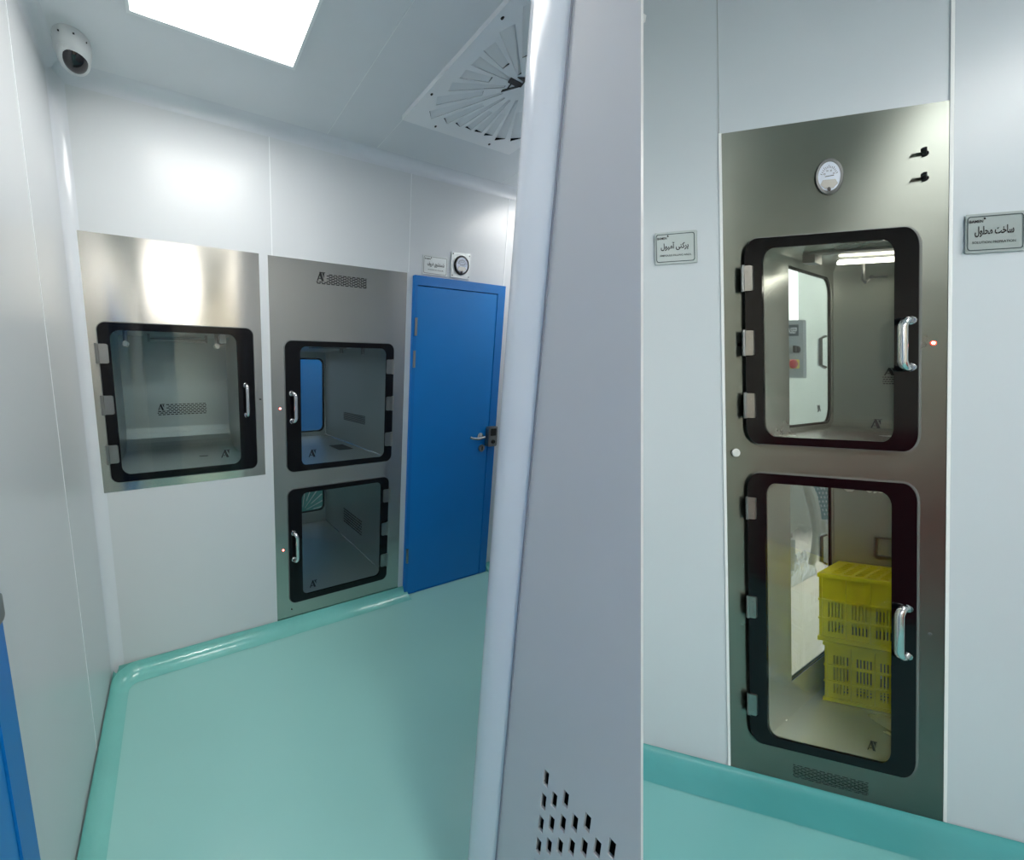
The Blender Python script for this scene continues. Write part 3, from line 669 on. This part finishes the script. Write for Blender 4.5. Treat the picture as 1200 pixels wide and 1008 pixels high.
# depth where the left side of the chamber meets its back
c_back = R.at(977, 420, a0R, 0).z
a1R = PR[1]-.015
bu0 = iuR[2]-.006; bu1 = iuR[3]+.006
bl0 = R.at(925, 841, a0R, 0).y; bl1 = iuR[2]-.06
def sp(x, y): p = R.at(x, y, a0R, 0); return (p.z, p.y)
cS0 = sp(925, 450)[0]; cS1 = sp(975.5, 450)[0]
def half_round(c0, c1, b0, b1, ra, rb):
    return [(c0, b0)] + [p for p in rr(c0, c1, b0, b1, ra, rb) if p[0] > c1-ra-1e-6] + [(c0, b1)]
uh = half_round(cS0, cS1-.004, sp(950, 498.6)[1], sp(950, 319)[1], .03, .06)
lh = half_round(cS0, cS1-.004, sp(925, 801)[1], bl1-.03, .03, .06)
cu_ = chamber(R, a0R, a1R, bu0, bu1, .0006, c_back, pb3, cove=.05, side_hole=uh)
cl_ = chamber(R, a0R, a1R, bl0, bl1, .0006, c_back, pb3, cove=.03, side_hole=lh)
sfR = Frame(R.W(a0R, 0, 0), R.D, R.B, R.A)
for hole, lb_, hy in ((uh, 'side glass door of the upper chamber', (394, 431)), (lh, 'side glass door of the lower chamber', (627, 662))):
    c0_ = min(p[0] for p in hole); c1_ = max(p[0] for p in hole); b0_ = min(p[1] for p in hole); b1_ = max(p[1] for p in hole)
    sd_ = MB(sfR).plate(rr(c0_-.07, c1_+.006, b0_-.02, b1_+.02, .03, .06), [rr(c0_-.05, c1_-.006, b0_+.008, b1_-.008, .03, .06)], -.010, -.003).out('side_door', M_black, pb3)
    lab(sd_, lb_); MB(sfR).plate(rr(c0_-.05, c1_-.006, b0_+.008, b1_-.008, .03, .06), [], -.008, -.005).out('glass_pane', M_glassR, sd_)
    hb0 = sp(972, hy[1])[1]; hb1 = sp(972, hy[0])[1]; hc = sp(974, 450)[0]-.012
    MB().tube([sfR.W(hc, hb0, -.012), sfR.W(hc-.004, hb0+.01, -.024), sfR.W(hc-.004, hb1-.01, -.024), sfR.W(hc, hb1, -.012)], .006, 8).out('handle', M_chrome, sd_, True)
    if hole is uh:
        g0 = sp(962, 483); g1 = sp(966.5, 475); logo(MB(sfR), g0[0], g1[0], g0[1], g1[1], -.0115, -.0102, None, True).out('logo_sticker', M_ink, sd_)
# inside the upper chamber: rail, hooks, logo and slots on the back
q = R.rect([(1036, 431), (1049, 431), (1049, 440), (1036, 440)], c_back-.003)
gm = MB(R); logo(gm, q[0], q[1]+.004, q[2], q[3], c_back-.004, c_back-.0015)
q = R.rect([(1034.5, 441), (1062, 441), (1062, 451), (1034.5, 451)], c_back-.003)
for s_ in slots(*q, 8, 4, .72, .5): gm.prism(s_, c_back-.004, c_back-.0015)
gm.out('vent_grille', M_ink, pb3)
m = MB(R)
t0 = R.at(948, 298, .10); m.box(t0.x, a1R-.02, bu1-.008, bu1-.001, .09, .12)
for b_, k_ in ((bu1, .5), (bl1, .12)): MB().tube([R.W(a0R+.10, b_-.014, c_back*k_), R.W(a1R-.03, b_-.014, c_back*k_)], .009, 8).out('tube_lamp', mat('lit_tube', (255, 250, 238), .5, emit=3.5) if k_ == .5 else mat('lit_tube_front', (255, 250, 238), .5, emit=14), pb3, True)  # the lower tube is hidden, added to brighten the crates
p = R.at(1012, 331, c_back*.7); m.tube([R.W(p.x, bu1, c_back*.7), R.W(p.x, p.y+.01, c_back*.7), R.W(p.x+.006, p.y, c_back*.7), R.W(p.x+.014, p.y+.008, c_back*.7)], .0045, 8)
p = R.at(1030, 324, c_back*.7); m.tube([R.W(p.x-.02, p.y, c_back*.7), R.W(p.x+.02, p.y, c_back*.7)], .005, 8)
m.box(a0R+.055, a0R+.085, bu1-.035, bu1, .10, .14)
m.out('lamp_rail', M_hinge, pb3, True)
q = R.rect([(1026, 629), (1052, 632), (1052, 657), (1026, 654)], c_back-.004)
m = MB(R).plate(rr(*q, .003), [rr(q[0]+.006, q[1]-.006, q[2]+.012, q[3]-.008, .002)], c_back-.010, c_back-.002)
m.out('latch_plate', M_hinge, pb3)
led(R, 1094, 402, pb3)
p = R.at(862.7, 530.6, -.003); lab(MB(R).lathe(p.x, p.y, [(.010, -.001), (.0095, -.006), (.006, -.008)], 20, 1, 1.4).out('plug_cap', mat('pale_cap', (212, 216, 214), .4), pb3, True), 'round pale plug')
for x, y in ((1083, 181), (1083, 210)):
    p = R.at(x, y, 0); m = MB(R); m.tube([R.W(p.x, p.y, 0), R.W(p.x+.004, p.y+.010, -.016)], .005, 10); m.tube([R.W(p.x, p.y, 0), R.W(p.x, p.y, -.004)], .008, 10)
    m.out('hose_spigot', M_ink, pb3, True)
p = R.at(1090, 743, -.002); MB(R).lathe(p.x, p.y, [(.005, -.001), (.004, -.005)], 10).out('screw', M_rim, pb3)
gq = R.at(970.5, 205.9, -.01); rx = (R.at(987, 205.9, -.01).x-R.at(954, 205.9, -.01).x)/2; ry = (R.at(970.5, 184.5, -.01).y-R.at(970.5, 227.5, -.01).y)/2
RF = Frame(R.o, R.A, R.B, R.D*.4)
gauge(RF, gq.x, gq.y, ry, rx/ry, 'round pressure gauge set in the top of the tall stainless pass box on the right')
s1 = R.rect([(768.5, 274), (817, 269.5), (817.8, 307.5), (769.5, 311)])
sign(R, s1, 'engraved metal sign reading ampoule filling area, left of the tall pass box', 'پرکنی آمپول', ('AMPOULE FILLING AREA', .06, .15, .82, .12, .88), M_plate, rad=(.002, .004))
s2 = R.rect([(1132, 252.5), (1203, 247), (1203, 294), (1132, 297.5)])
sign(R, s2, 'engraved metal sign reading solution prepration, at the right edge of the photo', 'ساخت محلول', ('SOLUTION PREPRATION', .06, .16, .81, .12, .84), M_plate, rad=(.002, .004))
# joints on this wall
aj = R.at(845, 80).x
for nm, a_, b0_, b1_ in (('trim_8', PR[0]-.004, fb, PR[3]+.002), ('trim_9', PR[1]+.005, fb, TOP)):
    struct(MB(R).box(a_-.0035, a_+.0035, b0_, b1_, -.0025, 0).out(nm, M_seam))
struct(MB(R).box(PR[0]-.008, PR[0]-.006, PR[3], TOP, -.0008, 0).out('trim_10', M_joint))
# crates on the chamber floor
def crate(fr, a0, a1, b0, b1, c0, c1, label, inverted):
    k = root('plastic_crate', label, 'crate', fr.W((a0+a1)/2, b0, c0), 'yellow crates in the tall pass box')
    w, h = a1-a0, b1-b0; t = .006
    def holes_for(u0, u1, ncol):
        hs_ = []; pu = (u1-u0)/ncol
        for r_i, (f0, f1) in enumerate(((.14, .30), (.36, .58), (.63, .78))):
            for i in range(ncol):
                if inverted and r_i == 2 : continue
                g0 = u0+pu*i+pu*.14; gw = pu*.72/5
                for j in range(5): hs_.append([(g0+gw*j+gw*.25, b0+h*f0), (g0+gw*j+gw*.75, b0+h*f0), (g0+gw*j+gw*.75, b0+h*f1), (g0+gw*j+gw*.25, b0+h*f1)])
        return hs_
    sd1 = Frame(fr.W(a0, 0, 0), fr.D, fr.B, fr.A); sd2 = Frame(fr.W(a1, 0, 0), fr.D, fr.B, fr.A)
    body = MB(fr)
    body.plate([(a0, b0), (a1, b0), (a1, b1), (a0, b1)], holes_for(a0+w*.04, a1-w*.02, 5), c0, c0+t*.6)
    body.plate([(a0, b0), (a1, b0), (a1, b1), (a0, b1)], holes_for(a0+w*.04, a1-w*.02, 5), c1-t*.6, c1)
    body.plate([(c0, b0), (c1, b0), (c1, b1), (c0, b1)], holes_for(c0+.01, c1-.01, 4), 0, t*.6, sd1)
    body.plate([(c0, b0), (c1, b0), (c1, b1), (c0, b1)], holes_for(c0+.01, c1-.01, 4), -t*.6, 0, sd2)
    body.out('crate_wall', M_yel, k)
    tf = Frame(fr.W(0, b1 if inverted else b0, 0), fr.A, fr.D, fr.B); hh = []
    for i in range(9):
        for j in range(8):
            u0 = a0+w*(.08+.86*i/9); v0 = c0+(c1-c0)*(.08+.86*j/8); du = w*.07; dv = (c1-c0)*.075
            hh.append([(u0, v0), (u0+du, v0), (u0+du, v0+dv), (u0, v0+dv)])
    MB(fr).plate([(a0, c0), (a1, c0), (a1, c1), (a0, c1)], hh, -.004 if inverted else 0, 0 if inverted else .004, tf).out('base_grid', M_yel, k)
    rm = MB(fr); 
    for (f0, f1, o_) in ((0, .06, .005), (.94, 1, .005), (.32, .345, .003), (.595, .62, .003)):
        rm.plate([(a0-o_*.6, c0-o_), (a1+o_*.6, c0-o_), (a1+o_*.6, c1+o_), (a0-o_*.6, c1+o_)], [[(a0+.002, c0+.003), (a1-.002, c0+.003), (a1-.002, c1-.003), (a0+.002, c1-.003)]], h*f0, h*f1, Frame(fr.W(0, b0, 0), fr.A, fr.D, fr.B))
    for i in range(6):
        u = a0+w*(.02+.96*i/5); rm.box(u-.0022, u+.0022, b0, b1, c0-.0035, c0)
    rm.out('rim_and_ribs', M_yel, k)
    return k
pf = R.at(966.5, 819.5, bl0+.001, 1); c_f = pf.z; a_l = pf.x
b_mid = R.at(966, 750, c_f).y
crate(R, a_l, a1R-.03, bl0+.001, b_mid-.003, c_f, c_f+.19, 'lower yellow slotted plastic crate standing on the chamber floor', False)
a_u = R.at(960, 720, c_f-.006).x; b_top = R.at(960, 671, c_f-.006).y
c_bt = R.at(992.9, 649.3, b_top, 1).z
crate(R, a_u, a1R-.036, b_mid+.003, b_top, c_f-.006, min(c_bt, c_back-.02), 'upper yellow plastic crate turned upside down, topmost of the stack', True)

# corridor floor, ceiling and closing walls
def tiltbox(pts, b0, b1, name, mt):
    k = MB(R); n = len(pts)
    # pts are world (x, y); find the local height plane b at each
    up = R.B; vs = []
    o_ = R.W(0, 0, 0)
    bnrm = R.A.cross(N_).normalized()
    if bnrm.z < 0: bnrm = -bnrm
    for b in (b0, b1):
        p0 = R.W(0.25, b, 0)
        for x, y in pts: vs.append(Vector((x, y, p0.z-(bnrm.x*(x-p0.x)+bnrm.y*(y-p0.y))/bnrm.z)))
    k.raw(vs, [tuple(range(n)), tuple(range(n, 2*n))]+[(i, (i+1) % n, n+(i+1) % n, n+i) for i in range(n)])
    return struct(k.out(name, mt))
pw0 = R.W(aL, fb, 0.02); pw1 = R.W(aR, fb, 0.02)
poly = [(.68, -2.2), (.68, .36), (pw0.x-.3, pw0.y-.02), (pw0.x, pw0.y), (pw1.x, pw1.y), (pw1.x, -2.2)]
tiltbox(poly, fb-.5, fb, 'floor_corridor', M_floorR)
tiltbox(poly, TOP, TOP+.05, 'ceiling_corridor', M_wallR)
# sweep where the corridor floor meets the wall
bn = R.A.cross(N_).normalized(); bn = bn if bn.z > 0 else -bn
inw = -(N_ - bn*N_.dot(bn)); inw = inw.normalized()
def band_pt(x, y):   # on the floor plane
    r_ = ray(x, y); p0 = R.W(.25, fb, 0); t = (p0-CAM).dot(bn)/r_.dot(bn); return CAM+r_*t
m = MB(); vs = []; n = 8; hc_ = .03; wc = .13
for a in (aL, aR):
    b = R.W(a, fb, 0); vs.append(b)
    for i in range(n+1):
        t = PI/2*i/n; vs.append(b+inw*(.004+wc*(1-math.cos(t)))+R.B*(hc_-(hc_-.0015)*math.sin(t)))
m_ = n+2; m.raw(vs, [(i, (i+1) % m_, m_+(i+1) % m_, m_+i) for i in range(m_)]+[tuple(range(m_)), tuple(range(m_, 2*m_))])
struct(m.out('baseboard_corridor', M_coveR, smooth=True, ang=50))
struct(MB(FL).box(-.45, pw1.x+.06, -2.26, -2.2, -.4, 3.6).out('wall_behind', mat('warm_wall_panel', (222, 212, 194), .5)))
struct(MB(FL).box(-.34, .08, -2.2, -2.17, 0, 2.3).out('door_4', mat('dark_blue_door', (44, 62, 92), .4)))  # dark panel added out of view for the left steel to reflect
tag(MB(FL).box(1.5, 2.7, -2.15, -2.11, .2, 1.45).out('folding_screen', mat('dull_red_fabric', (160, 36, 46), .6)), 'dull red fabric screen standing before the warm rear wall behind the viewer', 'screen')  # added out of view to give the right steel a red reflection
struct(MB(FL).box(pw1.x, pw1.x+.06, -2.2, pw1.y+.1, -.4, 3.6).out('wall_corridor_end', M_wallR))
struct(MB(FL).box(.66, .68, -2.2, -.1, ZC, 3.6).out('wall_upper', M_wallR))

# filling room beyond the side doors
fr_b = fb; cE = 3.0
aA, aB = -2.2, 1.6
fl0, fl1 = R.at(905, 600, c_back+.06).x, R.at(900, 600, cE).x
plan = [(fl0, c_back+.06), (aB, c_back+.06), (aB, cE), (fl1, cE)]
HF = lambda b: Frame(R.W(0, b, 0), R.A, R.D, R.B)
struct(MB(HF(fr_b)).prism(plan, -.05, 0).out('floor_filling_room', M_cream))
struct(MB(HF(TOP)).prism(plan, 0, .05).out('ceiling_filling_room', M_wallR))
struct(MB(R).box(fl1, aB, fr_b, TOP, cE, cE+.05).out('wall_filling_room', M_wallR))
struct(MB(HF(fr_b)).prism([(fl0, c_back+.06), (fl0-.03, c_back+.06), (fl1-.03, cE), (fl1, cE)], 0, TOP-fr_b).out('wall_filling_side', M_wallR))
struct(MB(R).box(aB, aB+.05, fr_b, TOP, c_back+.06, cE).out('wall_filling_far', M_wallR))
cc_ = 1.25
def q_(x, y, c=cc_): p = R.at(x, y, c); return p.x, p.y
cab = root('control_cabinet', 'grey control box with red emergency stop seen through the side window of the upper chamber', 'control box', R.W(*q_(930, 443), cc_))
x0_, y0_ = q_(915, 443); x1_, y1_ = q_(941, 375)
MB(R).box(x0_, x1_, y0_, y1_, cc_, cc_+.03).out('cabinet_body', M_cab, cab)
a, b = q_(916, 394); a2, b2 = q_(936, 380.5)
spl = MB(R).box(a, a2, b, b2, cc_-.006, cc_).out('name_plate', mat('slate_label', (72, 84, 92), .5), cab)
k = MB(R); put_text(k, 'ASEP', q_(923.5, 391)[0], q_(935, 391)[0], q_(930, 391)[1], q_(930, 384)[1], cc_-.0075, .02); k.out('lettering', M_seam, spl)
a, b = q_(935, 409.5); k = MB(R); k.lathe(a, b, [(.020, cc_), (.020, cc_-.015), (.013, cc_-.02)], 16, .6, 1); k.box(a-.005, a+.005, b-.02, b+.02, cc_-.035, cc_-.018); k.out('selector_switch', M_ink, cab, True)
a, b = q_(929.5, 432); a2, b2 = q_(937, 421.5); e_ = MB(R).box(a, a2, b, b2, cc_-.03, cc_).out('stop_housing', M_yel2, cab)
a, b = q_(937, 426.8); MB(R).lathe(a, b, [(.014, cc_-.03), (.014, cc_-.045), (.026, cc_-.05), (.026, cc_-.062), (.018, cc_-.068)], 20, .6, 1).out('mushroom_button', M_redp, e_, True)
# machine column behind the cabinet
mc = root('filling_machine', 'tall pale machine casing with a bright upper strip behind the control box', 'machine', R.W(*q_(930, 560, 2.4), 2.4))
x0_, _ = q_(905, 500, 2.4); x1_, _ = q_(985, 500, 2.4)
MB(R).box(x0_, x1_, q_(930, 560, 2.4)[1], TOP-.3, 2.4, 2.7).out('casing', mat('pale_casing', (206, 216, 208), .35), mc)
a0_, b0_ = q_(922, 380, 2.39); a1_, b1_ = q_(934, 290, 2.39)
MB(R).box(a0_-.05, a1_, b0_, min(b1_+.2, TOP-.3), 2.385, 2.4).out('lit_strip', mat('lit_light_strip', (240, 245, 245), .5, emit=1.2), mc)
for x in (912, 978):
    a, _ = q_(x, 560, 2.4); MB(R).box(a-.02, a+.02, fr_b, q_(930, 560, 2.4)[1], 2.5, 2.54).out('leg', M_hinge, mc)
# plastic chair beyond the lower side door
cz = 1.15
pc = root('plastic_chair', 'pale plastic chair with a perforated back behind the side door of the lower chamber', 'chair', R.W(*q_(945, 650, cz), cz))
def prect(pts, c): return [q_(x, y, c) for x, y in pts]
bk = prect([(947, 560), (985, 560), (985, 609), (963, 609), (957, 590)], cz)
def inside(p, poly):
    r_ = False; j = len(poly)-1
    for i in range(len(poly)):
        if (poly[i][1] > p[1]) != (poly[j][1] > p[1]) and p[0] < (poly[j][0]-poly[i][0])*(p[1]-poly[i][1])/(poly[j][1]-poly[i][1])+poly[i][0]: r_ = not r_
        j = i
    return r_
hl = []
for j in range(10):
    for i in range(9):
        x = 950+4.0*i+(2.0 if j % 2 else 0); y = 563+5*j; p = q_(x, y, cz); e = q_(x+1.35, y+1.8, cz); ra_, rb_ = abs(e[0]-p[0]), abs(e[1]-p[1])
        if all(inside((p[0]+s1_*ra_*1.3, p[1]+s2_*rb_*1.3), bk) for s1_ in (-1, 1) for s2_ in (-1, 1)):
            hl.append([(p[0]+ra_*math.cos(t*PI/4), p[1]+rb_*math.sin(t*PI/4)) for t in range(8)])
MB(R).plate(bk, hl, cz, cz+.008).out('backrest', M_perf, pc)
m = MB(R); path = [(941, 562), (950, 580), (955, 600), (958, 625), (955, 645), (951, 662)]
m.tube([R.W(*q_(x, y, cz-.02), cz-.02) for x, y in path], [.022, .022, .020, .016, .014, .012], 10); m.out('leg', M_chairp, pc, True)
m = MB(R); m.tube([R.W(*q_(x, y, cz+.05), cz+.05) for x, y in ((963, 609), (966, 630), (968, 658))], .014, 8); m.out('leg', M_chairp, pc, True)
m = MB(R); m.prism(prect([(918, 562), (938, 565), (947, 600), (950, 618), (944, 624), (935, 618), (918, 632)], cz-.05), cz-.06, cz-.04); m.out('seat', M_chairp, pc)
m = MB(R); m.tube([R.W(*q_(x, y, cz-.08), cz-.08) for x, y in ((927, 632), (927, 650), (926, 668))], .014, 8); m.out('leg', M_chairp, pc, True)
# film bag lying on the floor
m = MB(); pts = []; nu, nv = 16, 12
pa_ = [R.at(x, y, fr_b+.002, 1) for x, y in ((922, 692), (958, 672), (952, 650), (926, 652))]
for j in range(nv+1):
    for i in range(nu+1):
        s_, t = i/nu, j/nv; p = (pa_[0]*(1-s_)+pa_[1]*s_)*(1-t)+(pa_[3]*(1-s_)+pa_[2]*s_)*t
        edge = min(s_, 1-s_, t, 1-t)*4; h = min(1, edge)*(.03+.05*random.random())
        pts.append(R.W(p.x, fr_b+.003+h, p.z))
m.raw(pts, [(j*(nu+1)+i, j*(nu+1)+i+1, (j+1)*(nu+1)+i+1, (j+1)*(nu+1)+i) for j in range(nv) for i in range(nu)])
tag(m.out('plastic_bag', M_film), 'crumpled clear film bag on the cream floor under the pale chair', 'bag')

# ------------------------------------------------------------------ lamps
def area(name, loc, rot, sx, sy, power, col=(1, 1, 1)):
    l = bpy.data.lights.new(name, 'AREA'); l.shape = 'RECTANGLE'; l.size = sx; l.size_y = sy; l.energy = power; l.color = col
    o = bpy.data.objects.new(name, l); C.objects.link(o); o.location = loc; o.rotation_euler = rot; return o
def lamp_down(name, loc, s, p, col=(1, 1, 1)): return area(name, loc, (0, 0, 0), s, s, p, col)
def room_lamp(cx_, cy_, cz_, sx_, sy_, label, e, grp='corridor ceiling lights'):
    t = root('ceiling_light', label, 'ceiling light', (cx_, cy_, cz_), grp)
    MB().box(cx_-sx_/2-.02, cx_+sx_/2+.02, cy_-sy_/2-.02, cy_+sy_/2+.02, cz_-.004, cz_+.02).out('light_frame', M_seam, t)
    MB().box(cx_-sx_/2, cx_+sx_/2, cy_-sy_/2, cy_+sy_/2, cz_-.012, cz_-.004).out('diffuser', mat('lit_%s' % e, (255, 252, 248), .5, emit=e), t)
room_lamp(2.35, -.75, 2.75, .6, .6, 'lit ceiling panel of the corridor behind the viewer', 10)
room_lamp(1.0, -1.6, 2.98, .6, .6, 'lit ceiling panel of the corridor near the rear wall', 10)
pr = R.W(-.6, TOP-.06, 1.3); room_lamp(pr.x, pr.y, pr.z, .9, .6, 'lit ceiling panel of the filling room', 30, 'filling room lights')
pr = R.W(.3, TOP-.06, 2.1); room_lamp(pr.x, pr.y, pr.z, .9, .6, 'lit ceiling panel at the far end of the filling room', 20, 'filling room lights')
pr = L.W(1.6, ZC-.02, 1.5); room_lamp(pr.x, pr.y, pr.z, .5, .4, 'lit ceiling panel of the room behind the pass boxes', 16, 'rear room lights')

w = bpy.data.worlds.new('world'); bpy.context.scene.world = w; w.use_nodes = True
w.node_tree.nodes['Background'].inputs[0].default_value = (.75, .8, .85, 1); w.node_tree.nodes['Background'].inputs[1].default_value = .3

cd = bpy.data.cameras.new('camera'); cam = bpy.data.objects.new('camera', cd); C.objects.link(cam)
cd.sensor_fit = 'HORIZONTAL'; cd.sensor_width = 36; cd.lens = F/1200*36; cd.shift_x = (600-PX)/1200; cd.shift_y = (PY-504)/1200
cd.clip_start = .01
rt = R3T @ Vector((1, 0, 0)); dn = R3T @ Vector((0, 1, 0)); fw = R3T @ Vector((0, 0, 1))
mw = Matrix.Identity(4)
for i in range(3): mw[i][0] = rt[i]; mw[i][1] = -dn[i]; mw[i][2] = -fw[i]; mw[i][3] = CAM[i]
cam.matrix_world = mw
sc_ = bpy.context.scene; sc_.camera = cam
sc_.view_settings.view_transform = 'Standard'; sc_.view_settings.look = 'None'; sc_.view_settings.gamma = 1; sc_.view_settings.exposure = .16
